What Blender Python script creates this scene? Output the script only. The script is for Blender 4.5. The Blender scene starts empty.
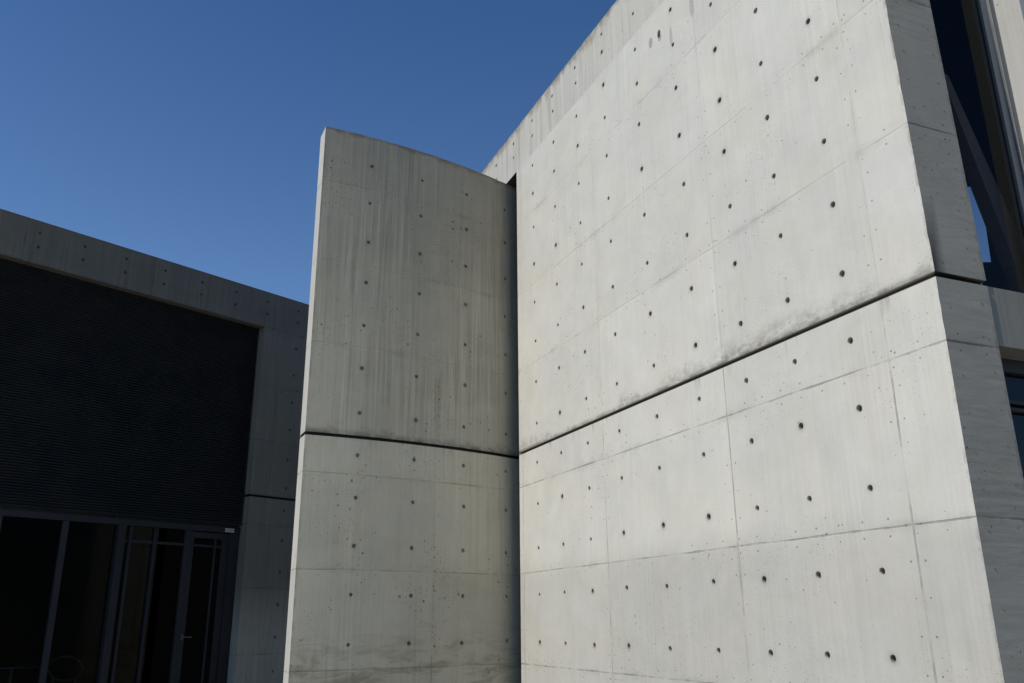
import bpy, bmesh, math, random
from mathutils import Vector, Matrix
random.seed(11)
scene = bpy.context.scene
COL = scene.collection
EYE = 1.6

# ------------------------------------------------------------------ helpers
def link(o, parent=None):
    COL.objects.link(o)
    if parent: o.parent = parent
    return o

def obj(name, bm, mat, parent=None, smooth=False):
    """link a bmesh as ONE mesh object"""
    bmesh.ops.recalc_face_normals(bm, faces=bm.faces)
    me = bpy.data.meshes.new(name)
    bm.to_mesh(me); bm.free()
    for m in (mat if isinstance(mat, (list, tuple)) else [mat]): me.materials.append(m)
    if smooth:
        for p in me.polygons: p.use_smooth = True
        me.set_sharp_from_angle(angle=math.radians(30))
    return link(bpy.data.objects.new(name, me), parent)

def thing(name, label, cat, loc=(0, 0, 0), rotz=0, group=None):
    o = bpy.data.objects.new(name, None); COL.objects.link(o)
    o.empty_display_size = .3
    o.location = loc; o.rotation_euler = (0, 0, rotz)
    tag(o, label, cat, group)
    return o

def tag(o, label, cat, group=None):
    o['label'] = label; o['category'] = cat
    if group: o['group'] = group

def newbm():
    bm = bmesh.new(); bm.loops.layers.uv.new('UVMap'); bm.verts.layers.float.new('stain_shade')  # per-vertex darkening: stain at hole rims, shade painted into recesses
    return bm

def face(bm, pts, uvs=None, mi=0):
    vs = [bm.verts.new(p) for p in pts]
    f = bm.faces.new(vs); f.material_index = mi
    if uvs:
        L = bm.loops.layers.uv.active
        for l, uv in zip(f.loops, uvs): l[L].uv = uv
    return f

def box(bm, x0, x1, y0, y1, z0, z1, mi=0, rot=None):
    """box with metric UVs (u along the longer horizontal side, v = height)"""
    c = Vector(((x0+x1)/2, (y0+y1)/2, (z0+z1)/2))
    P = [Vector((x, y, z)) for x in (x0, x1) for y in (y0, y1) for z in (z0, z1)]
    if rot: P = [c + rot @ (p-c) for p in P]
    for q, k in (((0, 1, 3, 2), 'x'), ((4, 6, 7, 5), 'x'), ((0, 4, 5, 1), 'y'), ((2, 3, 7, 6), 'y'), ((0, 2, 6, 4), 'z'), ((1, 5, 7, 3), 'z')):
        pts = [P[i] for i in q]
        uv = [(p.y+.37, p.z) if k == 'x' else ((p.x, p.z) if k == 'y' else (p.x, p.y*1.0)) for p in pts]
        face(bm, pts, uv, mi)

def tube(bm, pts, r, n=10, closed=False):
    pts = [Vector(p) for p in pts]; rings = []
    N = len(pts)
    for i, p in enumerate(pts):
        if closed: t = pts[(i+1) % N]-pts[i-1]
        else: t = pts[min(i+1, N-1)]-pts[max(i-1, 0)]
        t.normalize()
        a = t.orthogonal().normalized() if i == 0 else (a - t*a.dot(t)).normalized()
        b = t.cross(a)
        rings.append([bm.verts.new(p+(a*math.cos(2*math.pi*k/n)+b*math.sin(2*math.pi*k/n))*r) for k in range(n)])
    for i in range(N if closed else N-1):
        A, B = rings[i], rings[(i+1) % N]
        for k in range(n): bm.faces.new((A[k], A[(k+1) % n], B[(k+1) % n], B[k]))
    if not closed:
        bm.faces.new(rings[0][::-1]); bm.faces.new(rings[-1])

def lathe(bm, prof, n=32, c=(0, 0)):
    rings = [[bm.verts.new((c[0]+r*math.cos(2*math.pi*k/n), c[1]+r*math.sin(2*math.pi*k/n), z)) for k in range(n)] for r, z in prof]
    for A, B in zip(rings, rings[1:]):
        for k in range(n): bm.faces.new((A[k], A[(k+1) % n], B[(k+1) % n], B[k]))
    bm.faces.new(rings[0][::-1]); bm.faces.new(rings[-1])

def sheet(bm, U, Z, hu, hz, fn, seg=6, jit=0.006, rad=.0232, depth=.032, miss=(), sk=1.):
    """formed-concrete sheet: cells U x Z, a recessed tie hole in every cell that holds a (hu, hz) pair.
    fn(u, z, d) -> point; d is the depth into the wall."""
    UV = bm.loops.layers.uv.active; SO = bm.verts.layers.float['stain_shade']
    def vert(u, z, d=0, s=0):
        v = bm.verts.new(fn(u, z, d)); v[SO] = s
        return (v, (u, z))
    def mk(vs):
        f = bm.faces.new([v[0] for v in vs])
        for l, v in zip(f.loops, vs): l[UV].uv = v[1]
    for i in range(len(U)-1):
        for j in range(len(Z)-1):
            u0, u1, z0, z1 = U[i], U[i+1], Z[j], Z[j+1]
            ch = [(a, b) for a in hu if u0 < a < u1 for b in hz if z0 < b < z1]
            per = [(u0+(u1-u0)*k/seg, z0) for k in range(seg)] + [(u1, z0+(z1-z0)*k/seg) for k in range(seg)] \
                + [(u1-(u1-u0)*k/seg, z1) for k in range(seg)] + [(u0, z1-(z1-z0)*k/seg) for k in range(seg)]
            if not ch or (i, j) in miss:
                g = [[vert(u0+(u1-u0)*a/seg, z0+(z1-z0)*b/seg) for b in range(seg+1)] for a in range(seg+1)]
                for a in range(seg):
                    for b in range(seg): mk((g[a][b], g[a+1][b], g[a+1][b+1], g[a][b+1]))
                continue
            cu, cz = ch[0]
            cu += random.uniform(-jit, jit); cz += random.uniform(-jit, jit)
            r = rad*random.uniform(.88, 1.06); so = random.choice((.05, .08, .12, .2, .25, .6)); dp = depth*random.uniform(.75, 1.2); so *= sk
            def ring(rr, d, s, wob=0):
                out = []
                for (pu, pz) in per:
                    a = math.atan2(pz-cz, pu-cu)
                    q = rr*(1+random.uniform(-wob, wob))
                    out.append(vert(cu+q*math.cos(a), cz+q*math.sin(a), d, s))
                return out
            rings = [[vert(a, b) for a, b in per], ring(r*2.6, 0, 0), ring(r*1.35, 0, so*.22, .08), ring(r*1.03, 0, so*.7, .04), ring(r*.96, .004, so), ring(r*.84, dp, .72*sk)]  # outer rings carry stain, inner rings have the hole's shade painted in
            n = len(per)
            for A, B in zip(rings, rings[1:]):
                for k in range(n): mk((A[k], A[(k+1) % n], B[(k+1) % n], B[k]))
            mk(rings[-1])

# ------------------------------------------------------------------ node helpers
class NT:
    def __init__(s, name):
        s.mat = bpy.data.materials.new(name); s.mat.use_nodes = True
        s.t = s.mat.node_tree; s.n = s.t.nodes; s.l = s.t.links
        s.n.clear()
        s.out = s.n.new('ShaderNodeOutputMaterial')
    def put(s, sock, v):
        if isinstance(v, (int, float, tuple, list)): sock.default_value = v
        else: s.l.new(v, sock)
    def m(s, op, a, b=None, c=None, clamp=False):
        nd = s.n.new('ShaderNodeMath'); nd.operation = op; nd.use_clamp = clamp
        s.put(nd.inputs[0], a)
        if b is not None: s.put(nd.inputs[1], b)
        if c is not None: s.put(nd.inputs[2], c)
        return nd.outputs[0]
    def ss(s, x, lo, hi, a=0., b=1.):
        nd = s.n.new('ShaderNodeMapRange'); nd.interpolation_type = 'SMOOTHSTEP'
        s.put(nd.inputs[0], x); s.put(nd.inputs[1], lo); s.put(nd.inputs[2], hi); s.put(nd.inputs[3], a); s.put(nd.inputs[4], b)
        return nd.outputs[0]
    def xyz(s, a, b, c=0.):
        nd = s.n.new('ShaderNodeCombineXYZ')
        s.put(nd.inputs[0], a); s.put(nd.inputs[1], b); s.put(nd.inputs[2], c)
        return nd.outputs[0]
    def noise(s, v, sc, det=4., rough=.55, dist=0.):
        nd = s.n.new('ShaderNodeTexNoise'); s.put(nd.inputs['Vector'], v)
        nd.inputs['Scale'].default_value = sc; nd.inputs['Detail'].default_value = det
        nd.inputs['Roughness'].default_value = rough; nd.inputs['Distortion'].default_value = dist
        return nd.outputs['Fac']
    def mix(s, f, a, b, bt='MIX'):
        nd = s.n.new('ShaderNodeMix'); nd.data_type = 'RGBA'; nd.blend_type = bt
        s.put(nd.inputs[0], f); s.put(nd.inputs[6], a); s.put(nd.inputs[7], b)
        return nd.outputs[2]
    def bsdf(s, col, rough=.6, metal=0., normal=None, spec=.5):
        b = s.n.new('ShaderNodeBsdfPrincipled')
        s.put(b.inputs['Base Color'], col); s.put(b.inputs['Roughness'], rough); s.put(b.inputs['Metallic'], metal)
        b.inputs['Specular IOR Level'].default_value = spec
        if normal is not None: s.l.new(normal, b.inputs['Normal'])
        s.l.new(b.outputs[0], s.out.inputs[0])
        return b
    def bump(s, h, strength=.3, dist=.01):
        b = s.n.new('ShaderNodeBump'); b.inputs['Strength'].default_value = strength; b.inputs['Distance'].default_value = dist
        s.l.new(h, b.inputs['Height'])
        return b.outputs[0]

def concrete(name, base, vj=(), hj=(), seed=0., streak=.1, grain='v', mottle=.12, groove=None, stain=0., lichen=None, lich=(.03, .26), lowh=.04,
             joint=.45, upper_fade=None, upk=.25, nails=.5, nail_step=.2, bugs=.6, patches=(), edges=(), damp=0., runs=0., vj_below=None, bumpk=.35, tone_z=(), panel=.085, blotch=0., bugk=1., strk_low=1.):
    N = NT(name)
    uv = N.n.new('ShaderNodeUVMap').outputs[0]
    sp = N.n.new('ShaderNodeSeparateXYZ'); N.l.new(uv, sp.inputs[0])
    u, z = sp.outputs[0], sp.outputs[1]
    P = N.xyz(N.m('ADD', u, seed), N.m('ADD', z, seed*.37), seed)
    us, zs = N.m('ADD', u, seed), N.m('ADD', z, seed)
    # value variation
    big = N.noise(P, .9, 3, .55, .6); mid = N.noise(P, 5., 5, .6); fine = N.noise(P, 70., 3, .6)
    if grain == 'v':
        g1 = N.noise(N.xyz(N.m('MULTIPLY', us, 11.), N.m('MULTIPLY', zs, .3)), 1., 4, .62)
        g2 = N.noise(N.xyz(N.m('MULTIPLY', us, 34.), N.m('MULTIPLY', zs, .7)), 1., 3, .6)
    else:
        g1 = N.noise(N.xyz(N.m('MULTIPLY', us, 1.5), N.m('MULTIPLY', zs, 13.)), 1., 4, .6, .3)
        g2 = N.noise(N.xyz(N.m('MULTIPLY', us, 4.), N.m('MULTIPLY', zs, 30.)), 1., 2, .5, .6)
    def dev(x, k): return N.m('MULTIPLY', N.m('SUBTRACT', x, .5), k)
    amp = N.m('MULTIPLY', N.ss(N.noise(N.xyz(N.m('MULTIPLY', us, 2.), N.m('MULTIPLY', zs, .6), seed), 1., 3), .35, .65, .3, 1.35), N.ss(z, 2.6, G1+.4, strk_low, 1.))      # streaks come and go over the wall
    val = N.m('ADD', 1., dev(big, mottle*2.2))
    val = N.m('ADD', val, dev(mid, mottle*1.1))
    val = N.m('ADD', val, dev(fine, .12))
    val = N.m('ADD', val, N.m('MULTIPLY', N.m('ADD', dev(g1, streak*1.5), dev(g2, streak*2.5)), amp))
    # each formwork panel cures to its own tone
    cell = None
    wob = N.m('MULTIPLY', N.m('SUBTRACT', N.noise(P, 2.5, 2), .5), .012)
    uw, zw = N.m('ADD', u, wob), N.m('ADD', z, wob)
    for k, a in enumerate(vj):
        c = N.m('MULTIPLY', N.m('GREATER_THAN', u, a), 3.17); cell = c if cell is None else N.m('ADD', cell, c)
    for k, a in enumerate(hj):
        c = N.m('MULTIPLY', N.m('GREATER_THAN', z, a), 7.31); cell = c if cell is None else N.m('ADD', cell, c)
    if cell is not None:
        wn = N.n.new('ShaderNodeTexWhiteNoise'); wn.noise_dimensions = '1D'; N.l.new(N.m('ADD', cell, seed+.5), wn.inputs[1])
        val = N.m('ADD', val, dev(wn.outputs[0], panel))
    if blotch:
        val = N.m('ADD', val, dev(N.noise(P, 2.6, 6, .68, .4), blotch))
    for (za, zb, ka, kb) in tone_z:      # tone bands by height; the lowest one of M_far paints in sunlight
        val = N.m('MULTIPLY', val, N.ss(N.m('ADD', z, N.m('MULTIPLY', wob, 8.)), za, zb, ka, kb))
    # joints
    brk = N.ss(N.noise(P, 2.6, 5, .68), .36, .64, .08, 1.)
    wid = N.ss(N.noise(P, 9., 2), .3, .7, .003, .0065)
    def line(d): return N.ss(d, wid, N.m('ADD', wid, .004), 1., 0.)
    dvs = [N.m('ABSOLUTE', N.m('SUBTRACT', uw, a)) for a in vj]
    dhs = [N.m('ABSOLUTE', N.m('SUBTRACT', zw, a)) for a in hj]
    def mn(L):
        r = L[0]
        for q in L[1:]: r = N.m('MINIMUM', r, q)
        return r
    jm = None; nail = None; dv = mn(dvs) if dvs else None; dh = mn(dhs) if dhs else None
    def dots(d, along):
        p = N.m('MULTIPLY', N.m('SUBTRACT', N.m('FRACT', N.m('DIVIDE', along, nail_step)), .5), nail_step)
        q = N.m('SUBTRACT', d, .05)
        rr = N.m('SQRT', N.m('ADD', N.m('MULTIPLY', p, p), N.m('MULTIPLY', q, q)))
        rad = N.ss(N.noise(P, 2.1, 1), .32, .6, .002, .0095)
        return N.ss(rr, N.m('MULTIPLY', rad, .5), rad, 1., 0.)
    if dv is not None:
        l = line(dv)
        if vj_below is not None: l = N.m('MULTIPLY', l, N.ss(z, vj_below-.3, vj_below+.1, 1., .12))
        jm = l; nail = dots(dv, zw)
    if dh is not None:
        l = line(dh); jm = l if jm is None else N.m('MAXIMUM', jm, l)
        q = dots(dh, uw); nail = q if nail is None else N.m('MAXIMUM', nail, q)
    height = N.m('ADD', N.m('MULTIPLY', fine, .25), N.m('ADD', N.m('MULTIPLY', g2, .5), N.m('MULTIPLY', mid, .5)))
    if jm is not None:
        jm = N.m('MULTIPLY', jm, brk)
        js = joint
        if upper_fade is not None: js = N.ss(z, upper_fade-.05, upper_fade+.05, joint, joint*upk)
        # soft grime beside the joints
        if dh is not None:
            soft = N.m('MULTIPLY', N.ss(dh, 0., .06, .16, 0.), N.ss(N.noise(P, 2.3, 4, .65), .5, .68))
            val = N.m('MULTIPLY', val, N.m('SUBTRACT', 1., soft))
        if dv is not None:
            soft = N.m('MULTIPLY', N.ss(dv, 0., .05, .1, 0.), N.ss(N.noise(P, 1.9, 4, .65), .5, .7))
            val = N.m('MULTIPLY', val, N.m('SUBTRACT', 1., soft))
        val = N.m('MULTIPLY', val, N.m('SUBTRACT', 1., N.m('MULTIPLY', jm, js)))
        height = N.m('SUBTRACT', height, N.m('MULTIPLY', jm, 1.2))
        val = N.m('MULTIPLY', val, N.m('SUBTRACT', 1., N.m('MULTIPLY', nail, nails)))
        height = N.m('SUBTRACT', height, N.m('MULTIPLY', nail, 1.))
    # bug holes, bunched
    bug = None
    for sc, r0 in ((7., .065), (17., .075), (34., .1)):
        vo = N.n.new('ShaderNodeTexVoronoi'); vo.voronoi_dimensions = '2D'; N.l.new(P, vo.inputs['Vector']); vo.inputs['Scale'].default_value = sc
        cs = N.n.new('ShaderNodeSeparateColor'); N.l.new(vo.outputs['Color'], cs.inputs[0])
        cl = N.ss(N.noise(P, 1.1, 3), .38, .66, .1, 1.)
        rr = N.m('MULTIPLY', N.ss(cs.outputs[0], .45, 1., 0., r0*1.1*bugk), cl)
        q = N.m('MULTIPLY', N.m('LESS_THAN', vo.outputs['Distance'], rr), 1.)
        bug = q if bug is None else N.m('MAXIMUM', bug, q)
    val = N.m('MULTIPLY', val, N.m('SUBTRACT', 1., N.m('MULTIPLY', bug, bugs)))
    height = N.m('SUBTRACT', height, bug)
    # repaired spots
    for (pu, pz, ru, rz, k) in patches:
        a = N.m('DIVIDE', N.m('SUBTRACT', N.m('ADD', u, N.m('MULTIPLY', wob, 2.)), pu), ru); b = N.m('DIVIDE', N.m('SUBTRACT', zw, pz), rz)
        e = N.ss(N.m('ADD', N.m('MULTIPLY', a, a), N.m('MULTIPLY', b, b)), .7, 1.2, k, 0.)
        val = N.m('MULTIPLY', val, N.m('SUBTRACT', 1., e))
    # weathered arrises
    for (eu, w, k) in edges:
        d = N.m('ABSOLUTE', N.m('SUBTRACT', u, eu))
        e = N.m('MULTIPLY', N.ss(d, 0., w, k, 0.), N.ss(N.noise(P, 6., 5, .7), .42, .62))
        val = N.m('MULTIPLY', val, N.m('SUBTRACT', 1., e))
    col = N.mix(1., (base[0], base[1], base[2], 1), N.xyz(val, val, val), 'MULTIPLY')
    tone = N.noise(P, 1.7, 3)
    col = N.mix(N.ss(tone, .35, .7, 0., .35), col, N.mix(1., col, (1.05, 1., .9, 1), 'MULTIPLY'))
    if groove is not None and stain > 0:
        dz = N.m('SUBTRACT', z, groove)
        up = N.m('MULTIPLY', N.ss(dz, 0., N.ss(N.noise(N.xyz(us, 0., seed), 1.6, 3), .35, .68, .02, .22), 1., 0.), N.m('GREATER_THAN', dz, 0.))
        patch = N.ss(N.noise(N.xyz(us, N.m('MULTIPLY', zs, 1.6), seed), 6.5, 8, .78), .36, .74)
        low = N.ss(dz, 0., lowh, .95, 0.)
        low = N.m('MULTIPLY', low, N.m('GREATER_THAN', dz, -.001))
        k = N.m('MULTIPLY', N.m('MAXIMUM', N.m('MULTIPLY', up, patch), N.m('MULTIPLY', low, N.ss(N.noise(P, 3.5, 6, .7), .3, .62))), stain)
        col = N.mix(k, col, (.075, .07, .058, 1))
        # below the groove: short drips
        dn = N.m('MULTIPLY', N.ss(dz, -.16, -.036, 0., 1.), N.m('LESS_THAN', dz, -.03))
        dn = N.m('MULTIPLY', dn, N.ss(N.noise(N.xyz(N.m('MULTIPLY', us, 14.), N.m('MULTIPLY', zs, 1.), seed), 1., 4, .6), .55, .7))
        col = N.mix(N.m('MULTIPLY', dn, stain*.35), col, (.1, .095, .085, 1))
    if runs > 0:   # chalky and grey runs down from the top edge
        if lichen is not None:
            wr = N.ss(g1, .6, .74, 0., runs)
            col = N.mix(wr, col, (.75, .75, .72, 1))
            dr = N.m('MULTIPLY', N.ss(N.noise(N.xyz(N.m('MULTIPLY', N.m('ADD', us, 3.1), 9.), N.m('MULTIPLY', zs, .4)), 1., 4), .5, .68), runs)
            col = N.mix(dr, col, (.22, .215, .2, 1))
    if lichen is not None:
        dz = N.m('SUBTRACT', lichen, z)
        k = N.m('MULTIPLY', N.ss(dz, 0., N.ss(N.noise(N.xyz(N.m('MULTIPLY', us, 5.), 0., seed), 1., 4), .3, .7, lich[0], lich[1]), .8, 0.), N.ss(N.noise(P, 8., 5, .7), .35, .6, .35, 1.))
        col = N.mix(k, col, N.mix(N.noise(P, 14., 3), (.07, .062, .045, 1), (.24, .19, .115, 1)))
    if damp > 0:
        k = N.m('MULTIPLY', N.ss(z, 1.05, 1.75, 1., 0.), N.ss(N.noise(N.xyz(us, N.m('MULTIPLY', zs, 3.2), seed), 2.1, 5, .65, .8), .43, .68))
        col = N.mix(N.m('MULTIPLY', k, damp), col, N.mix(1., col, (.52, .51, .42, 1), 'MULTIPLY'))
    at = N.n.new('ShaderNodeAttribute'); at.attribute_name = 'stain_shade'
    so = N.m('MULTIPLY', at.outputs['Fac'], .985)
    col = N.mix(so, col, (.022, .021, .019, 1))  # near-black mix for rim stain and for painted shade in recesses
    N.bsdf(col, .82, 0, N.bump(height, bumpk, .006), .3)
    return N.mat

def metal(name, col, rough=.45, metallic=.6, var=.25):
    N = NT(name)
    tc = N.n.new('ShaderNodeTexCoord').outputs['Object']
    n = N.noise(tc, 3., 4, .6); f = N.noise(tc, 60., 3)
    v = N.m('ADD', 1., N.m('MULTIPLY', N.m('SUBTRACT', N.m('ADD', n, N.m('MULTIPLY', f, .3)), .65), var*2))
    c = N.mix(1., (*col, 1), N.xyz(v, v, v), 'MULTIPLY')
    N.bsdf(c, N.ss(n, .3, .7, rough*.8, rough*1.2), metallic)
    return N.mat

def glass(name, tint, refl=1.0):
    N = NT(name)
    ge = N.n.new('ShaderNodeNewGeometry'); vm = N.n.new('ShaderNodeVectorMath'); vm.operation = 'DOT_PRODUCT'
    N.l.new(ge.outputs['Normal'], vm.inputs[0]); N.l.new(ge.outputs['Incoming'], vm.inputs[1])
    c5 = N.m('POWER', N.m('SUBTRACT', 1., N.m('ABSOLUTE', vm.outputs['Value']), clamp=True), 5.)
    fre = N.m('MULTIPLY', N.m('ADD', .07, N.m('MULTIPLY', c5, .93)), refl, clamp=True)
    tc = N.n.new('ShaderNodeTexCoord').outputs['Object']
    bp = N.bump(N.noise(tc, 1.2, 2), .04, .01)
    tr = N.n.new('ShaderNodeBsdfTransparent'); tr.inputs[0].default_value = (*tint, 1)
    gl = N.n.new('ShaderNodeBsdfGlossy'); gl.inputs['Roughness'].default_value = .01; gl.inputs[0].default_value = (.9, .95, 1, 1)
    N.l.new(bp, gl.inputs['Normal'])
    mx = N.n.new('ShaderNodeMixShader')
    N.l.new(fre, mx.inputs[0]); N.l.new(tr.outputs[0], mx.inputs[1]); N.l.new(gl.outputs[0], mx.inputs[2])
    N.l.new(mx.outputs[0], N.out.inputs[0])
    return N.mat

def plain(name, col, rough=.7, var=.2):
    N = NT(name)
    tc = N.n.new('ShaderNodeTexCoord').outputs['Object']
    v = N.m('ADD', 1., N.m('MULTIPLY', N.m('SUBTRACT', N.noise(tc, 4., 5, .6), .5), var*2))
    N.bsdf(N.mix(1., (*col, 1), N.xyz(v, v, v), 'MULTIPLY'), rough)
    return N.mat

# ------------------------------------------------------------------ levels (world z = eye-relative + EYE)
G0, G1 = 1.850+EYE, 1.884+EYE          # shadow groove round every wall
SUNEL, SUNOFF = math.radians(50), math.radians(10.5)
AZ = math.radians(-22.96876271)
D = Vector((math.sin(AZ), math.cos(AZ), 0)); NB = Vector((-math.cos(AZ), math.sin(AZ), 0)); NC = -D
ORG = Vector((2.14546855, 5.21957568, 0))
HJ = [x+EYE for x in (-1.42, -.45, .50, 1.467, 2.86, 3.83, 4.79)]
ROWS_LO = [x+EYE for x in (-1.18, -.70, -.218, .262, .743, 1.228, 1.678)]
BND_LO = [0.] + [x+EYE for x in (-.94, -.455, .02, .50, .985, 1.465)] + [G0]
ROWS_UP = [x+EYE for x in (2.128, 2.621, 3.113, 3.601, 4.085, 4.570, 5.030, 5.423)]
BND_UP = [G1] + [x+EYE for x in (2.37, 2.865, 3.36, 3.84, 4.33, 4.80, 5.23, 5.595)]
ZPJ, ZTOP = 5.595+EYE, 6.24+EYE

# ------------------------------------------------------------------ materials
BASE = (.545, .522, .462)
M_wall = concrete('wall_concrete', BASE, vj=(-.275, 1.32, 3.262, 5.2), hj=HJ, seed=2.3, streak=.075, mottle=.075, groove=G1, stain=.85, lowh=.05,
                  joint=.42, upk=.26, upper_fade=G0, nails=.5, bugs=.5, panel=.065, blotch=.28, tone_z=((1.95, 2.3, .83, 1.), (6.2, 8., 1., .95)), edges=((-.692, .03, .4), (5.305, .02, .25)),
                  patches=((2.016, 5.303+EYE, .036, .058, .4), (1.865, 5.30+EYE, .028, .045, .9), (1.855, 5.25+EYE, .03, .035, .4), (1.675, 5.14+EYE, .022, .11, .26), (1.33, 5.22+EYE, .036, .12, .25), (1.17, 5.3+EYE, .03, .05, .22)))
M_para = concrete('parapet_concrete', (.46, .435, .38), seed=7.9, streak=.17, mottle=.10, lichen=ZTOP, runs=.38, bugs=.5)
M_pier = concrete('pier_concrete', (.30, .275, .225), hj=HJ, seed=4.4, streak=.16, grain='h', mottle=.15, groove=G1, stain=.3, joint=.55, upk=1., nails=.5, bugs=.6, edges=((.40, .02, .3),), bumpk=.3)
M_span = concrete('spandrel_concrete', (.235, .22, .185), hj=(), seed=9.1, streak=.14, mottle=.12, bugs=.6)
M_curve = concrete('curved_wall_concrete', (.43, .40, .315), vj=(-8.9, -7.03, -5.2), hj=HJ, seed=13.7, streak=.34, bugk=1.45, strk_low=.42, mottle=.15, groove=G1, stain=.8, lowh=.075, upk=.06, blotch=.2, tone_z=((G0-.02, G0+.02, 1.17, 1.), (G1, 6.9, .93, .72), (1.0, 2.6, .88, 1.)),
                   joint=.28, upper_fade=G0, nails=.35, bugs=.6, lichen=5.48+EYE, lich=(.015, .09), damp=.75, runs=.0, vj_below=G0, edges=((-8.525, .03, .35),), bumpk=.5)
M_end = concrete('curved_wall_end_concrete', (.50, .48, .43), hj=HJ, seed=15.2, streak=.1, mottle=.1, groove=G1, stain=.3, joint=.35, bugs=.5)
M_far = concrete('shaded_concrete', (.19, .172, .136), vj=(-6.3, -4.5, -2.7), hj=[x+EYE for x in (-1.42, -.45, .50, 1.44, 2.75, 3.65, 4.61)], seed=21.5, streak=.24, blotch=.2, tone_z=((1.3, 2.3, 1.95, 1.), (6.0, 6.4, 1., .82)), mottle=.14, groove=G1, stain=.5, joint=.3, nails=.35, bugs=.5, lichen=5.21+EYE, lich=(.02, .08))  # lighter low band: a sunlit patch on the pier put into the colour
M_plaincon = concrete('plain_concrete', (.44, .425, .385), seed=30.1, streak=.1, mottle=.12)
M_refl_strip = concrete('reflection_strip_concrete', (.30, .235, .175), seed=41., streak=.1, mottle=.12)  # for the added strip that imitates a grey reflection
M_dark = plain('dark_interior', (.018, .019, .021), .8)
M_ceil = plain('dark_plaster', (.03, .03, .03), .9)
M_navy = plain('reflection_navy', (.012, .028, .06), .7)  # dark blue of the window's reflection put into the colour
M_slat = metal('louvre_metal', (.024, .026, .028), .6, .2)
M_frame = metal('frame_metal', (.026, .028, .031), .5, .2)
M_alu = metal('aluminium', (.15, .16, .165), .45, .15)
M_shine = metal('bright_aluminium', (.5, .5, .48), .3, .9)
M_glassF = glass('tinted_glass', (.25, .3, .33), .42)
M_glassC = glass('clear_glass', (.45, .46, .49), .22)
M_sign = plain('sign_white', (.55, .55, .53), .5, .1)
M_ink = plain('sign_ink', (.05, .05, .05), .5, .1)
M_chair = metal('chair_steel', (.28, .28, .28), .35, .9)
M_wood = plain('chair_seat_wood', (.3, .2, .12), .5)

# ------------------------------------------------------------------ THE LARGE BUILDING (straight wall)
# local frame: x along the sunlit wall (to the left in view), y outwards, z up
bld = thing('concrete_building', 'tall pale concrete building in full sun with a dark horizontal groove and shaded right return', 'building',
            (ORG.x, ORG.y, 0), math.atan2(D.y, D.x))
HU = [0, .531, 1.065, 1.657, 2.302, 2.952, 3.585, 4.194, 4.80]
UB = [-.692, -.265, .265, .80, 1.36, 1.98, 2.627, 3.27, 3.89, 4.497, 5.305]
TH = .41; UE = 5.305; UC = -.692
P_front = lambda u, z, d: (u, -d, z)
bm = newbm()
sheet(bm, UB, BND_UP, HU, ROWS_UP, P_front)
sheet(bm, UB, BND_LO, HU, ROWS_LO, P_front)
# body behind the sheet (end faces, back), groove recess
def quad(bm, a, b, c, d, uvs=None, stain_shade=0.):
    f = face(bm, (a, b, c, d), uvs)
    if stain_shade:
        for v in f.verts: v[bm.verts.layers.float['stain_shade']] = stain_shade
    return f
GD = .045; LEAN = .0145
# groove recess along the front: soffit and back painted near-black as shade, plain ledge
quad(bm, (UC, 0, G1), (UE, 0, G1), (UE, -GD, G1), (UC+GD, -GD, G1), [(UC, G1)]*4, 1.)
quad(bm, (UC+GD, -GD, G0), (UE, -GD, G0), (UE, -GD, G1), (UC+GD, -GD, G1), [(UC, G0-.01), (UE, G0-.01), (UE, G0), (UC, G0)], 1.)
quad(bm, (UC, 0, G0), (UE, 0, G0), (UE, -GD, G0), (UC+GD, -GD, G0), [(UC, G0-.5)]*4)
# left end face in the slot, back, bottom of parapet over the slot is on the parapet
for z0, z1 in ((0, ZPJ),):
    quad(bm, (UE, 0, z0), (UE, -TH, z0), (UE, -TH, z1), (UE, 0, z1), [(5.35, z0), (5.75, z0), (5.75, z1), (5.35, z1)])
    quad(bm, (UC+.002, -TH, z0), (UE, -TH, z0), (UE, -TH, z1), (UC+.002, -TH, z1), [(UC, z0), (UE, z0), (UE, z1), (UC, z1)])
bmesh.ops.remove_doubles(bm, verts=bm.verts, dist=.0004)
for v in bm.verts:        # small chips along the arris
    if v.co.x < UC+.001 and abs(v.co.y) < .001 and random.random() < .12: v.co.x += random.uniform(.001, .0035)
for v in bm.verts:        # the corner is not quite plumb
    if v.co.x < -.6 and v.co.z > G1: v.co.x += LEAN*(v.co.z-G1)
obj('main_wall', bm, M_wall, bld)

# end pier (the narrow shaded return face at the corner), u along -y
bm = newbm()
PE = .41
NZ = [0, .6, 1.2, 1.8, 2.4, 3.0, G0]
def strip(bm, zs, fn, w, n=4, u0=0.):
    for a, b in zip(zs, zs[1:]):
        for k in range(n):
            q0, q1 = w*k/n, w*(k+1)/n
            quad(bm, fn(q0, a), fn(q1, a), fn(q1, b), fn(q0, b), [(u0+q0, a), (u0+q1, a), (u0+q1, b), (u0+q0, b)])
strip(bm, NZ, lambda q, z: (UC, -q, z), PE)
strip(bm, [G1, 4., 4.6, 5.2, 5.8, 6.4, 7.0, ZTOP], lambda q, z: (UC, -q, z), PE)
quad(bm, (UC, 0, G1), (UC, -PE, G1), (UC+GD, -PE, G1), (UC+GD, -GD, G1), [(0, G1)]*4, 1.)  # shade of the groove painted on its soffit and back
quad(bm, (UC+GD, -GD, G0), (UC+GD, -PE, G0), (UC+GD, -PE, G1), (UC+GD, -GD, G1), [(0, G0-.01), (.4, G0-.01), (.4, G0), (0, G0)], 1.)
quad(bm, (UC, 0, G0), (UC, -PE, G0), (UC+GD, -PE, G0), (UC+GD, -GD, G0), [(0, G0-.5)]*4)
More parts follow.
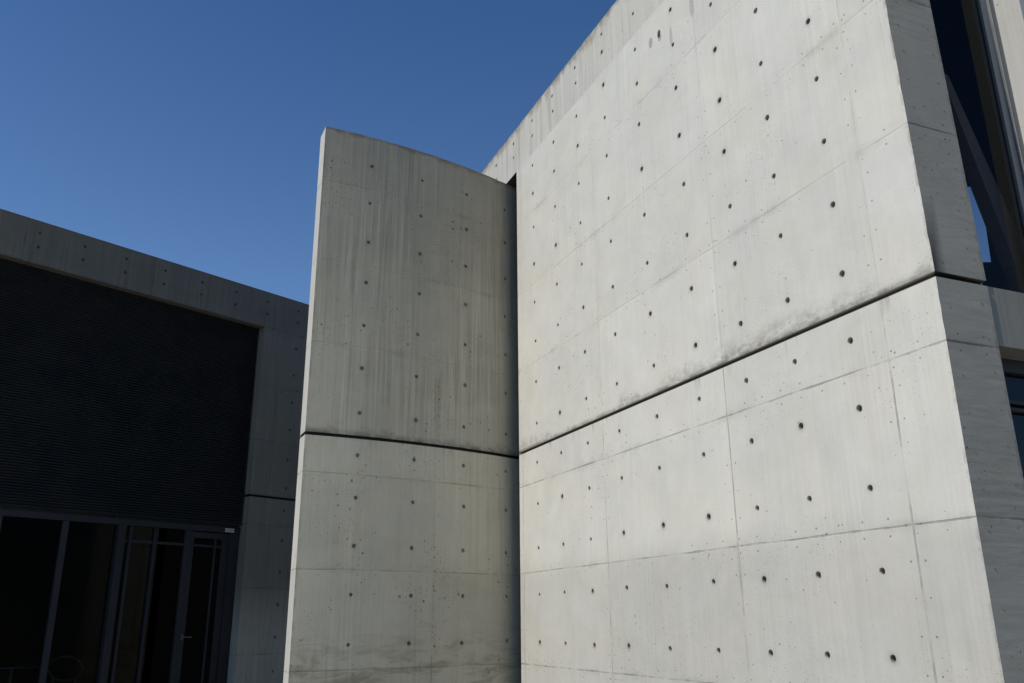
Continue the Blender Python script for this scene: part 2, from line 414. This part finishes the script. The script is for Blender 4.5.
# reveals towards the windows
for z0, z1 in ((0, G0), (G1, ZTOP)):
    quad(bm, (UC, -PE, z0), (UC+.3, -PE, z0), (UC+.3, -PE, z1), (UC, -PE, z1), [(.45, z0), (.7, z0), (.7, z1), (.45, z1)])
# form-tie nail heads: two columns of small conical pits pushed slightly proud
bmesh.ops.remove_doubles(bm, verts=bm.verts, dist=.0004)
for zz0, zz1 in ((.2, G0-.06), (G1+.07, ZTOP-.1)):
    z = zz0
    while z < zz1:
        for yy in (.075, .335):
            cz = z+random.uniform(-.015, .015)+(.05 if yy > .2 else 0); cy = yy+random.uniform(-.006, .006); r = random.uniform(.004, .007)
            ring = [bm.verts.new((UC-.0005, -cy+r*math.cos(a*math.pi/4), cz+r*math.sin(a*math.pi/4))) for a in range(8)]
            tip = bm.verts.new((UC-.004, -cy, cz))
            tip[bm.verts.layers.float['stain_shade']] = .0
            for a in range(8):
                ring[a][bm.verts.layers.float['stain_shade']] = .75
                bm.faces.new((ring[a], ring[(a+1) % 8], tip))
        z += .205
for v in bm.verts:
    if v.co.z > G1: v.co.x += LEAN*(v.co.z-G1)
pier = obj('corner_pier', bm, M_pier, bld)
pier['label'] = 'shaded return face of the corner with horizontal ripples'

# parapet band carried on over the slot to the left
bm = newbm()
PU = [-.662, -.265, .265, .80, 1.36, 1.98, 2.627, 3.27, 3.89, 4.497, 5.10, 5.71, 6.33, 6.95, 7.57, 8.2]
PH = HU+[5.404, 6.02, 6.64, 7.26, 7.88]
sheet(bm, PU, [ZPJ, 5.955+EYE, ZTOP], PH, [5.845+EYE, 6.058+EYE], P_front, rad=.021)
PL = 8.2
bmesh.ops.remove_doubles(bm, verts=bm.verts, dist=.0004)
for v in bm.verts:       # slightly uneven top arris
    if v.co.z > ZTOP-.0005: v.co.z += random.uniform(-.006, .004)
n = 60
UP = -.662
for k in range(n):
    a, b = UP+(PL-UP)*k/n, UP+(PL-UP)*(k+1)/n
    quad(bm, (a, 0, ZTOP-.004), (b, 0, ZTOP-.004), (b, -TH, ZTOP-.004), (a, -TH, ZTOP-.004), [(a, ZTOP), (b, ZTOP), (b, ZTOP), (a, ZTOP)])
quad(bm, (UE, 0, ZPJ), (PL, 0, ZPJ), (PL, -TH, ZPJ), (UE, -TH, ZPJ), [(UE, ZPJ), (PL, ZPJ), (PL, ZPJ), (UE, ZPJ)], .96)  # underside over the slot coloured dark in place of shade
quad(bm, (PL, 0, ZPJ), (PL, -TH, ZPJ), (PL, -TH, ZTOP-.004), (PL, 0, ZTOP-.004), [(0, ZPJ), (.4, ZPJ), (.4, ZTOP), (0, ZTOP)])
quad(bm, (UP, -TH, ZPJ), (PL, -TH, ZPJ), (PL, -TH, ZTOP-.004), (UC, -TH, ZTOP-.004), [(UC, ZPJ), (PL, ZPJ), (PL, ZTOP), (UC, ZTOP)])
para = obj('parapet', bm, M_para, bld)
para['label'] = 'streaked top band with weathered brown edge'

# wall that closes the slot passage, its ceiling and the partition of the passage
bm = newbm(); box(bm, 6.9, PL, -.40, -.03, 0, ZPJ-.003); obj('far_wall', bm, M_dark, bld)
bm = newbm(); box(bm, 4.0, PL, -3.4, -TH-.003, ZPJ-.25, ZPJ-.004); obj('passage_ceiling', bm, M_dark, bld)
bm = newbm(); box(bm, 3.85, 3.998, -3.4, -TH-.003, 0, ZPJ-.004); box(bm, 3.85, PL, -3.6, -3.403, 0, ZPJ-.004); obj('passage_wall', bm, M_dark, bld)

# spandrel between the two window openings of the shaded side
WY = 1.28; RC = .18
bm = newbm(); box(bm, UC+.012, UC+.25, -6., -PE-.001, 1.49+EYE, G0+.006)
for f in bm.faces:
    pass
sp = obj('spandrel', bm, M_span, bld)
# next pier of the same side
bm = newbm()
box(bm, UC-.002, UC+.26, -6.2, -WY, G0+.009, ZTOP)
nxt = obj('side_pier', bm, M_plaincon, bld)
# upper window
win = newbm()
fx0, fx1 = UC+RC, UC+RC+.07
box(win, fx0, fx1, -WY+.002, -1.215, G0+.01, ZTOP); box(win, fx0+.012, fx1, -1.213, -1.15, G0+.01, ZTOP)
box(win, fx0, fx1, -1.148, -PE-.002, G0+.008, G0+.05)
wf = obj('window_frame', win, M_alu, bld)
b = newbm(); box(b, fx0-.006, fx0-.0005, -1.222, -1.214, G0+.01, ZTOP); obj('glazing_bead', b, M_shine, wf)
b = newbm(); quad(b, (fx0+.03, -1.148, G0+.05), (fx0+.03, -PE, G0+.05), (fx0+.03, -PE, ZTOP), (fx0+.03, -1.148, ZTOP)); obj('pane', b, M_glassC, wf)
# shapes added behind the glass in place of its reflections
def poly_slab(pts, x0, x1):
    """polygon in (q = -y, z) extruded from x0 to x1"""
    b = newbm()
    A = [b.verts.new((x0, -q, z)) for q, z in pts]; B = [b.verts.new((x1, -q, z)) for q, z in pts]
    f1 = b.faces.new(A); f2 = b.faces.new(B[::-1])
    L = b.loops.layers.uv.active
    for i in range(len(pts)):
        j = (i+1) % len(pts); b.faces.new((A[i], B[i], B[j], A[j]))
    for f in b.faces:
        for l in f.loops: l[L].uv = (-l.vert.co.y, l.vert.co.z)
    return b
E_ = EYE
obj('reflection_strip', poly_slab([(.775, 3.62+E_), (.845, 3.62+E_), (1.60, 1.46+E_), (1.365, 1.46+E_)], UC+.32, UC+.42), M_refl_strip, bld)  # added strip imitating a slanting reflection in the pane
obj('reflection_dark_panel', poly_slab([(1.262, 4.30+E_), (1.302, 4.15+E_), (1.821, 2.636+E_), (2.18, 1.60+E_), (3.6, 1.60+E_), (3.6, 6.1+E_), (.42, 6.1+E_), (.42, 5.2+E_)], UC+.75, UC+.80), M_dark, bld)  # added dark sheet for the black part of the reflection
# added back sheet; its stepped opening stands in for reflected sky
def back_wall():
    x0, x1 = UC+1.60, UC+1.70
    b = newbm()
    hole = [(2.574, 3.721+E_), (2.905, 3.88+E_), (2.876, 3.607+E_), (2.706, 3.535+E_), (2.675, 2.999+E_), (2.45, 2.96+E_), (2.47, 3.70+E_)]
    # outer frame split into strips round the hole's box
    qa, qb, za, zb = 2.40, 2.95, 2.90+E_, 3.95+E_
    for (q0, q1, z0, z1) in ((.42, qa, 1.4+E_, 6.1+E_), (qb, 4.5, 1.4+E_, 6.1+E_), (qa, qb, 1.4+E_, za), (qa, qb, zb, 6.1+E_)):
        box(b, x0, x1, -q1, -q0, z0, z1)
    outer = [(qa, za), (qb, za), (qb, zb), (qa, zb)]
    ov = [b.verts.new((x0, -q, z)) for q, z in outer]; hv = [b.verts.new((x0, -q, z)) for q, z in hole]
    eds = [b.edges.new((v[i], v[(i+1) % len(v)])) for v in (ov, hv) for i in range(len(v))]
    bmesh.ops.triangle_fill(b, use_beauty=True, use_dissolve=False, edges=eds)
    return b
obj('reflection_back_wall', back_wall(), M_navy, bld)  # added sheet imitating the navy and sky-blue reflection
b = newbm(); box(b, UC+.25, UC+1.7, -6., -TH-.003, 6.1+E_, 6.15+E_); obj('hall_ceiling', b, M_ceil, bld)
b = newbm(); box(b, UC+.3, UC+1.7, -TH-.05, -TH-.004, 1.4+E_, 6.1+E_); obj('hall_partition', b, M_dark, bld)
b = newbm(); box(b, UC+.25, UC+1.7, -6., -TH-.003, 1.30+E_, 1.40+E_); obj('hall_floor', b, M_dark, bld)
# lower window: head, louvres, glass
lw = newbm(); hx = UC+.185
box(lw, hx, hx+.06, -6., -PE-.002, 1.405+E_, 1.489+E_)
for zz in (1.21, 1.165, .79): box(lw, hx+.005, hx+.06, -6., -PE-.002, zz+E_, zz+.022+E_)
box(lw, hx, hx+.06, -PE-.06, -PE-.003, 0, 1.404+E_)
lf = obj('lower_window_frame', lw, M_slat, bld)
b = newbm(); quad(b, (hx+.04, -6, 0), (hx+.04, -PE, 0), (hx+.04, -PE, 1.4+E_), (hx+.04, -6, 1.4+E_)); obj('pane', b, M_glassF, lf)
b = newbm(); box(b, hx+.8, hx+.9, -6., -PE, 0, 1.3+E_); box(b, hx+.06, hx+.8, -PE-.05, -PE-.004, 0, 1.3+E_); obj('lower_room_wall', b, M_dark, bld)

# ------------------------------------------------------------------ THE CURVED WALL
CX, CY, R = -5.26491096, 15.60177978, 7.474
S0, S1, TA, ZA = -8.5247, -4.9, .26, 5.49+EYE
def P_arc(s, z, d):
    a = s/R; return (CX+(R-d)*math.cos(a)-(-2.152), CY+(R-d)*math.sin(a)-8.818, z)
bm = newbm()
SB = [S0, -8.25, -7.655, -7.005, -6.36, -5.72, -5.1, S1]
ROWS_A = [x+EYE for x in (2.13, 2.63, 3.13, 3.63, 4.13, 4.63, 5.105)]
HS = [-7.953, -7.297, -6.648, -6.012, -5.38]
ZUPA = BND_UP[:-1]+[ZA]
sheet(bm, SB, ZUPA, HS, ROWS_A, P_arc, seg=8, rad=.0225, depth=.02, sk=.62)
sheet(bm, SB, BND_LO, HS, ROWS_LO, P_arc, seg=8, rad=.0225, depth=.02, sk=.72)
bmesh.ops.remove_doubles(bm, verts=bm.verts, dist=.0004)
for v in bm.verts:
    if v.co.z > ZA-.0005: v.co.z += random.uniform(-.003, .002)
n = 48
for k in range(n):
    a, b = S0+(S1-S0)*k/n, S0+(S1-S0)*(k+1)/n
    quad(bm, P_arc(a, ZA-.003, 0), P_arc(b, ZA-.003, 0), P_arc(b, ZA-.003, TA), P_arc(a, ZA-.003, TA), [(a, ZA), (b, ZA), (b, ZA), (a, ZA)])
    quad(bm, P_arc(a, 0, TA), P_arc(b, 0, TA), P_arc(b, ZA-.003, TA), P_arc(a, ZA-.003, TA), [(a, 0), (b, 0), (b, ZA), (a, ZA)])
    ga = S0+GD if k == 0 else a
    quad(bm, P_arc(a, G1, 0), P_arc(b, G1, 0), P_arc(b, G1, GD), P_arc(ga, G1, GD), [(a, G1)]*4, 1.)  # groove soffit and back darkened, shade put into the colour
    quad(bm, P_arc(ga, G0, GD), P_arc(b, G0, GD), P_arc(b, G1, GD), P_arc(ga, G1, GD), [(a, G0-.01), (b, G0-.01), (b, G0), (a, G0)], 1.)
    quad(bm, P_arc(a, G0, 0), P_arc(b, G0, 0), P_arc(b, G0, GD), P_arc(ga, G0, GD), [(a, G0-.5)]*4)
quad(bm, P_arc(S1, 0, 0), P_arc(S1, 0, TA), P_arc(S1, ZA, TA), P_arc(S1, ZA, 0), [(0, 0), (.26, 0), (.26, ZA), (0, ZA)])
# the narrow end face (second material), groove carried round it
def endq(z0, z1, n):
    for k in range(n):
        a, b = z0+(z1-z0)*k/n, z0+(z1-z0)*(k+1)/n
        f = quad(bm, P_arc(S0, a, 0), P_arc(S0, a, TA), P_arc(S0, b, TA), P_arc(S0, b, 0), [(0, a), (TA, a), (TA, b), (0, b)])
        f.material_index = 1
endq(0, G0, 8); endq(G1, ZA-.003, 10)
quad(bm, P_arc(S0, G1, 0), P_arc(S0, G1, TA), P_arc(S0+GD, G1, TA), P_arc(S0+GD, G1, GD), [(0, G1)]*4, 1.)  # same painted shade where the groove turns the end
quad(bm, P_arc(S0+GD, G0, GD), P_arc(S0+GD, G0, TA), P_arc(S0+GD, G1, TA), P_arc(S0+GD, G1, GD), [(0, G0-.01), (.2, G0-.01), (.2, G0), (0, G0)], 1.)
quad(bm, P_arc(S0, G0, 0), P_arc(S0, G0, TA), P_arc(S0+GD, G0, TA), P_arc(S0+GD, G0, GD), [(0, G0-.5)]*4)
cw = obj('curved_wall', bm, [M_curve, M_end], None, smooth=True)
cw.location = (-2.152, 8.818, 0)
tag(cw, 'curved streaky grey concrete wall with thin sunlit end, running into the pale building', 'wall')

# ------------------------------------------------------------------ THE GLAZED BUILDING in shade (left)
# local frame: x along the facade (to the right in view), y inwards, z up
FA = math.radians(41)
FD = Vector((math.sin(FA), math.cos(FA), 0)); FO = Vector((-3.54188342, 13.96537771, 0))
fb = thing('glazed_building', 'low shaded concrete building with dark louvre screen above its glazed front and door', 'building',
           (FO.x, FO.y, 0), math.atan2(FD.y, FD.x))
ZR, ZS = 5.215+EYE, 4.60+EYE
FX0, FX1 = -9.0, 4.0
OJ = -.77
P_F = lambda u, z, d: (u, d, z)
bm = newbm()
HV = [-.13-.6*k for k in range(15)]+[.47+.6*k for k in range(6)]
VB = sorted([FX0]+[-.43-.6*k for k in range(14)]+[.17+.6*k for k in range(6)]+[FX1])
sheet(bm, VB, [ZS, 4.94+EYE, ZR], HV, [4.84+EYE, 5.042+EYE], P_F, seg=4, rad=.021, depth=.02, sk=.7)
PB = [OJ, -.43, .17, .77, 1.37, 1.97, 2.57, 3.17, FX1]
FB_UP = [G1]+[x+EYE for x in (2.25, 2.74, 3.21, 3.675, 4.14)]+[ZS]
FR_UP = [x+EYE for x in (2.04, 2.50, 2.98, 3.44, 3.91, 4.37)]
sheet(bm, PB, FB_UP, [h for h in HV if h > -.5], FR_UP, P_F, seg=4, rad=.021, depth=.02, sk=.7)
sheet(bm, PB, BND_LO, [h for h in HV if h > -.5], ROWS_LO, P_F, seg=4, rad=.021, depth=.02, sk=.7)
bmesh.ops.remove_doubles(bm, verts=bm.verts, dist=.0004)
FT = .42
quad(bm, (FX0, 0, ZS), (OJ, 0, ZS), (OJ, FT, ZS), (FX0, FT, ZS), [(FX0, ZS+.1), (OJ, ZS+.1), (OJ, ZS+.3), (FX0, ZS+.3)])
for z0, z1 in ((0, G0), (G1, ZS)):
    quad(bm, (OJ, 0, z0), (OJ, FT, z0), (OJ, FT, z1), (OJ, 0, z1), [(OJ-.3, z0), (OJ-.05, z0), (OJ-.05, z1), (OJ-.3, z1)])
quad(bm, (OJ, 0, G1), (FX1, 0, G1), (FX1, GD, G1), (OJ+GD, GD, G1), [(0, G1)]*4, 1.)  # groove shade painted dark here as well
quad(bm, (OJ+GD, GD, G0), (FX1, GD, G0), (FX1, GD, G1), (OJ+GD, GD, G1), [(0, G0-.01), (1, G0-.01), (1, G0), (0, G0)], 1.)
quad(bm, (OJ, 0, G0), (FX1, 0, G0), (FX1, GD, G0), (OJ+GD, GD, G0), [(0, G0-.5)]*4)
quad(bm, (FX1, 0, 0), (FX1, FT, 0), (FX1, FT, ZR), (FX1, 0, ZR), [(0, 0), (FT, 0), (FT, ZR), (0, ZR)])
quad(bm, (FX0, 0, ZS), (FX0, FT, ZS), (FX0, FT, ZR), (FX0, 0, ZR), [(0, ZS), (FT, ZS), (FT, ZR), (0, ZR)])
quad(bm, (FX0, 0, ZR), (FX1, 0, ZR), (FX1, FT, ZR), (FX0, FT, ZR), [(FX0, ZR), (FX1, ZR), (FX1, ZR), (FX0, ZR)])
quad(bm, (FX0, FT, ZS), (FX1, FT, ZS), (FX1, FT, ZR), (FX0, FT, ZR), [(FX0, ZS), (FX1, ZS), (FX1, ZR), (FX0, ZR)])
quad(bm, (OJ, FT, 0), (FX1, FT, 0), (FX1, FT, ZS), (OJ, FT, ZS), [(OJ, 0), (FX1, 0), (FX1, ZS), (OJ, ZS)])
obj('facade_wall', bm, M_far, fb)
DEEP = 13.
bm = newbm(); box(bm, FX0, FX1, FT+.003, DEEP, ZR-.45, ZR-.25); obj('roof', bm, M_plaincon, fb)
bm = newbm()
box(bm, FX0, FX0+.25, FT+.003, DEEP, 0, ZR-.453); box(bm, FX1-.25, FX1, FT+.003, DEEP, 0, ZR-.453)
box(bm, FX0+.253, FX1-.253, DEEP-.25, DEEP, 0, ZR-.453); box(bm, FX0-.25, FX0-.003, .0, FT, 0, ZS)
obj('room_wall', bm, M_dark, fb)
bm = newbm(); box(bm, FX0+.253, OJ-.004, .05, FT, 0, .33); box(bm, FX0+.253, FX1-.253, FT+.003, DEEP-.253, .0, .33); obj('room_floor', bm, M_dark, fb)
# louvre screen
HZ = 1.38+EYE
bm = newbm()
tilt = Matrix.Rotation(math.radians(-28), 3, 'X')
z = HZ+.045
while z < ZS-.015:
    box(bm, FX0, OJ-.012, .125, .165, z-.0045, z+.0045, rot=tilt); z += .0365
scr = obj('louvre_screen', bm, M_slat, fb)
bm = newbm()
for xx in (-7.2, -5.7, -4.2, -2.72): box(bm, xx, xx+.03, .168, .20, HZ, ZS-.002)
box(bm, FX0, OJ-.002, .22, .24, HZ, ZS-.002)
obj('screen_backing', bm, M_slat, scr)
# glazed front
GY = .20
bm = newbm()
box(bm, FX0, OJ-.004, GY-.03, GY+.06, HZ-.085, HZ-.004)          # head
gf = obj('window_frame', bm, M_slat, fb)
def bar(x0, x1, z0, z1, name, mat, par, y0=GY-.02, y1=GY+.05):
    b = newbm(); box(b, x0, x1, y0, y1, z0, z1); return obj(name, b, mat, par)
TOPZ = HZ-.088
FLZ = .33                                   # floor level of the glazed building
for a, b_ in [(-7.05, -6.97), (-5.75, -5.67), (-4.21, -4.13), (-3.395, -3.315)]: bar(a, b_, FLZ+.005, TOPZ, 'mullion', M_frame, gf)
bar(-2.665, -2.565, FLZ+.005, TOPZ, 'column', M_frame, fb, GY-.06, GY+.10)
bar(-2.49, -2.45, FLZ+.005, TOPZ, 'mullion', M_frame, gf); bar(-2.13, -2.10, FLZ+.005, TOPZ, 'mullion', M_frame, gf)
TR = 1.085+EYE
bar(-2.562, -2.493, TR-.018, TR+.018, 'transom', M_frame, gf, GY-.01, GY+.04)
bar(-2.447, -2.133, TR-.018, TR+.018, 'transom', M_frame, gf, GY-.01, GY+.04); bar(-2.097, -1.665, TR-.018, TR+.018, 'transom', M_frame, gf, GY-.01, GY+.04)
bar(-1.66, -1.585, FLZ+.005, TOPZ, 'door_post', M_frame, gf)
bar(-.94, -.776, FLZ+.005, TOPZ, 'door_post', M_frame, gf)
b = newbm(); quad(b, (FX0, GY+.02, FLZ), (-1.66, GY+.02, FLZ), (-1.66, GY+.02, TOPZ), (FX0, GY+.02, TOPZ)); obj('pane', b, M_glassF, gf)
# door leaf
bm = newbm()
DT = TOPZ-.012
box(bm, -1.58, -1.505, GY, GY+.045, FLZ+.01, DT); box(bm, -1.05, -.945, GY, GY+.045, FLZ+.01, DT)
box(bm, -1.503, -1.052, GY+.001, GY+.044, DT-.085, DT); box(bm, -1.503, -1.052, GY+.001, GY+.044, FLZ+.01, FLZ+.19)
door = obj('door', bm, M_frame, fb)
b = newbm(); quad(b, (-1.505, GY+.022, FLZ+.18), (-1.05, GY+.022, FLZ+.18), (-1.05, GY+.022, DT-.08), (-1.505, GY+.022, DT-.08)); obj('pane', b, M_glassF, door)
bar(-1.17, -1.14, FLZ+.192, DT-.087, 'glazing_bar', M_frame, door, GY+.005, GY+.04); bar(-1.502, -1.173, TR-.016, TR+.016, 'glazing_bar', M_frame, door, GY+.006, GY+.038); bar(-1.137, -1.053, TR-.016, TR+.016, 'glazing_bar', M_frame, door, GY+.006, GY+.038)
b = newbm(); tube(b, [(-1.545, GY, 1.41), (-1.545, GY-.05, 1.41), (-1.535, GY-.06, 1.41), (-1.42, GY-.06, 1.41)], .008)
box(b, -1.56, -1.53, GY-.006, GY-.001, 1.37, 1.45); obj('handle', b, M_alu, door)
# small sign above the door
b = newbm(); box(b, -1.035, -.885, GY-.036, GY-.031, HZ-.075, HZ-.020); sg = obj('sign_plate', b, M_sign, fb)
b = newbm(); box(b, -1.03, -.89, GY-.0385, GY-.0365, HZ-.050, HZ-.044); obj('sign_line', b, M_ink, sg)

# ------------------------------------------------------------------ furniture faintly seen behind the glass
def make_chair(label, loc, rz):
    t = thing('cafe_chair', label, 'chair', loc, rz)
    b = newbm(); lathe(b, [(.19, .44), (.205, .45), (.205, .465), (.19, .475)], 28); obj('seat', b, M_wood, t)
    for sx in (-1, 1):
        for sy in (-1, 1):
            b = newbm(); tube(b, [(sx*.14, sy*.14, .44), (sx*.20, sy*.20, 0)], .012); obj('leg', b, M_chair, t, True)
    b = newbm(); N_ = 36
    hoop = [(.215*math.cos(2*math.pi*k/N_), .15+.07*math.sin(2*math.pi*k/N_), .70+.155*math.sin(2*math.pi*k/N_)) for k in range(N_)]
    tube(b, hoop, .013, closed=True)
    for sx in (-1, 1): tube(b, [(sx*.13, .13, .46), (sx*.15, .115, .59)], .011)
    obj('backrest', b, M_chair, t, True)
    return t
def inside(v, d, z=.03):
    p = FO+FD*v+Vector((-FD.y, FD.x, 0))*d; return (p.x, p.y, z)
make_chair('steel chair with a thin hoop back just inside the glass, left of the thick column', inside(-2.73, .95, .333), FA+2.6)
make_chair('second hoop-backed steel chair inside, at the left edge beyond the round table', inside(-3.85, 1.5, .33), FA-2.0)
t = thing('cafe_table', 'small round steel pedestal table standing between the two chairs inside', 'table', inside(-3.3, 1.35, .33), 0)
b = newbm(); lathe(b, [(.34, .715), (.35, .72), (.35, .735), (.34, .74)]); obj('table_top', b, M_chair, t)
b = newbm(); lathe(b, [(.025, .02), (.025, .714)], 16); obj('stem', b, M_chair, t, True)
b = newbm(); lathe(b, [(.22, 0), (.22, .012), (.03, .03)], 28); obj('base', b, M_chair, t)

# ------------------------------------------------------------------ ground
N = NT('paving')
tc = N.n.new('ShaderNodeTexCoord').outputs['Object']
br = N.n.new('ShaderNodeTexBrick'); N.l.new(tc, br.inputs['Vector'])
br.inputs['Scale'].default_value = 1.; br.inputs['Brick Width'].default_value = .9; br.inputs['Row Height'].default_value = .45; br.inputs['Mortar Size'].default_value = .006
br.inputs['Color1'].default_value = (.25, .24, .22, 1); br.inputs['Color2'].default_value = (.21, .205, .19, 1); br.inputs['Mortar'].default_value = (.08, .08, .07, 1)
v = N.m('ADD', .7, N.m('MULTIPLY', N.noise(tc, 2., 6, .65), .6))
N.bsdf(N.mix(1., br.outputs[0], N.xyz(v, v, v), 'MULTIPLY'), .85, 0, N.bump(N.noise(tc, 40., 4), .2, .01))
bm = newbm(); quad(bm, (-1500, -1500, 0), (1500, -1500, 0), (1500, 1500, 0), (-1500, 1500, 0))
g = obj('ground', bm, N.mat); g.location = (0, 0, -.002); g['kind'] = 'structure'

# ------------------------------------------------------------------ light
sh = NB*math.cos(SUNOFF)+NC*math.sin(SUNOFF)
S = Vector((sh.x*math.cos(SUNEL), sh.y*math.cos(SUNEL), math.sin(SUNEL)))
sun = bpy.data.lights.new('sun', 'SUN'); sun.energy = 4.1; sun.angle = math.radians(.53); sun.color = (1, .968, .905)
so = bpy.data.objects.new('sun', sun); COL.objects.link(so); so.rotation_euler = S.to_track_quat('Z', 'Y').to_euler(); so.location = S*60
w = bpy.data.worlds.new('World'); scene.world = w; w.use_nodes = True
nt = w.node_tree; bg = nt.nodes['Background']
sky = nt.nodes.new('ShaderNodeTexSky'); sky.sky_type = 'NISHITA'; sky.sun_disc = False
sky.sun_elevation = SUNEL; sky.sun_rotation = math.atan2(S.x, S.y); sky.altitude = 100; sky.air_density = 1.0; sky.dust_density = 0.; sky.ozone_density = 5.0
# haze: the air brightens towards the horizon and deepens overhead
geo = nt.nodes.new('ShaderNodeTexCoord'); sx = nt.nodes.new('ShaderNodeSeparateXYZ'); nt.links.new(geo.outputs['Generated'], sx.inputs[0])
mr = nt.nodes.new('ShaderNodeMapRange'); nt.links.new(sx.outputs[2], mr.inputs[0]); mr.inputs[1].default_value = .36; mr.inputs[2].default_value = .62
hz = nt.nodes.new('ShaderNodeMix'); hz.data_type = 'RGBA'; nt.links.new(mr.outputs[0], hz.inputs[0]); hz.inputs[6].default_value = (1.07, 1.23, 1.38, 1); hz.inputs[7].default_value = (.68, .96, 1.2, 1)
ml = nt.nodes.new('ShaderNodeMix'); ml.data_type = 'RGBA'; ml.blend_type = 'MULTIPLY'; ml.inputs[0].default_value = 1; nt.links.new(sky.outputs[0], ml.inputs[6]); nt.links.new(hz.outputs[2], ml.inputs[7])
nt.links.new(ml.outputs[2], bg.inputs[0]); bg.inputs[1].default_value = .085

# ------------------------------------------------------------------ camera
f, p, r = 865.4958448813619, math.radians(17.88091276), math.radians(-.41510208)
fw = Vector((0, math.cos(p), math.sin(p))); rt = Vector((1, 0, 0)); up = Vector((0, -math.sin(p), math.cos(p)))
rt2 = rt*math.cos(r)+up*math.sin(r); up2 = -rt*math.sin(r)+up*math.cos(r)
cam = bpy.data.cameras.new('camera'); co = bpy.data.objects.new('camera', cam); COL.objects.link(co)
M = Matrix((rt2, up2, -fw)).transposed().to_4x4(); M.translation = Vector((0, 0, EYE)); co.matrix_world = M
cam.sensor_width = 36; cam.lens = f/1024*36; cam.clip_end = 5000; cam.clip_start = .05
scene.camera = co
scene.view_settings.view_transform = 'Standard'; scene.view_settings.look = 'None'; scene.view_settings.exposure = 0; scene.view_settings.gamma = 1
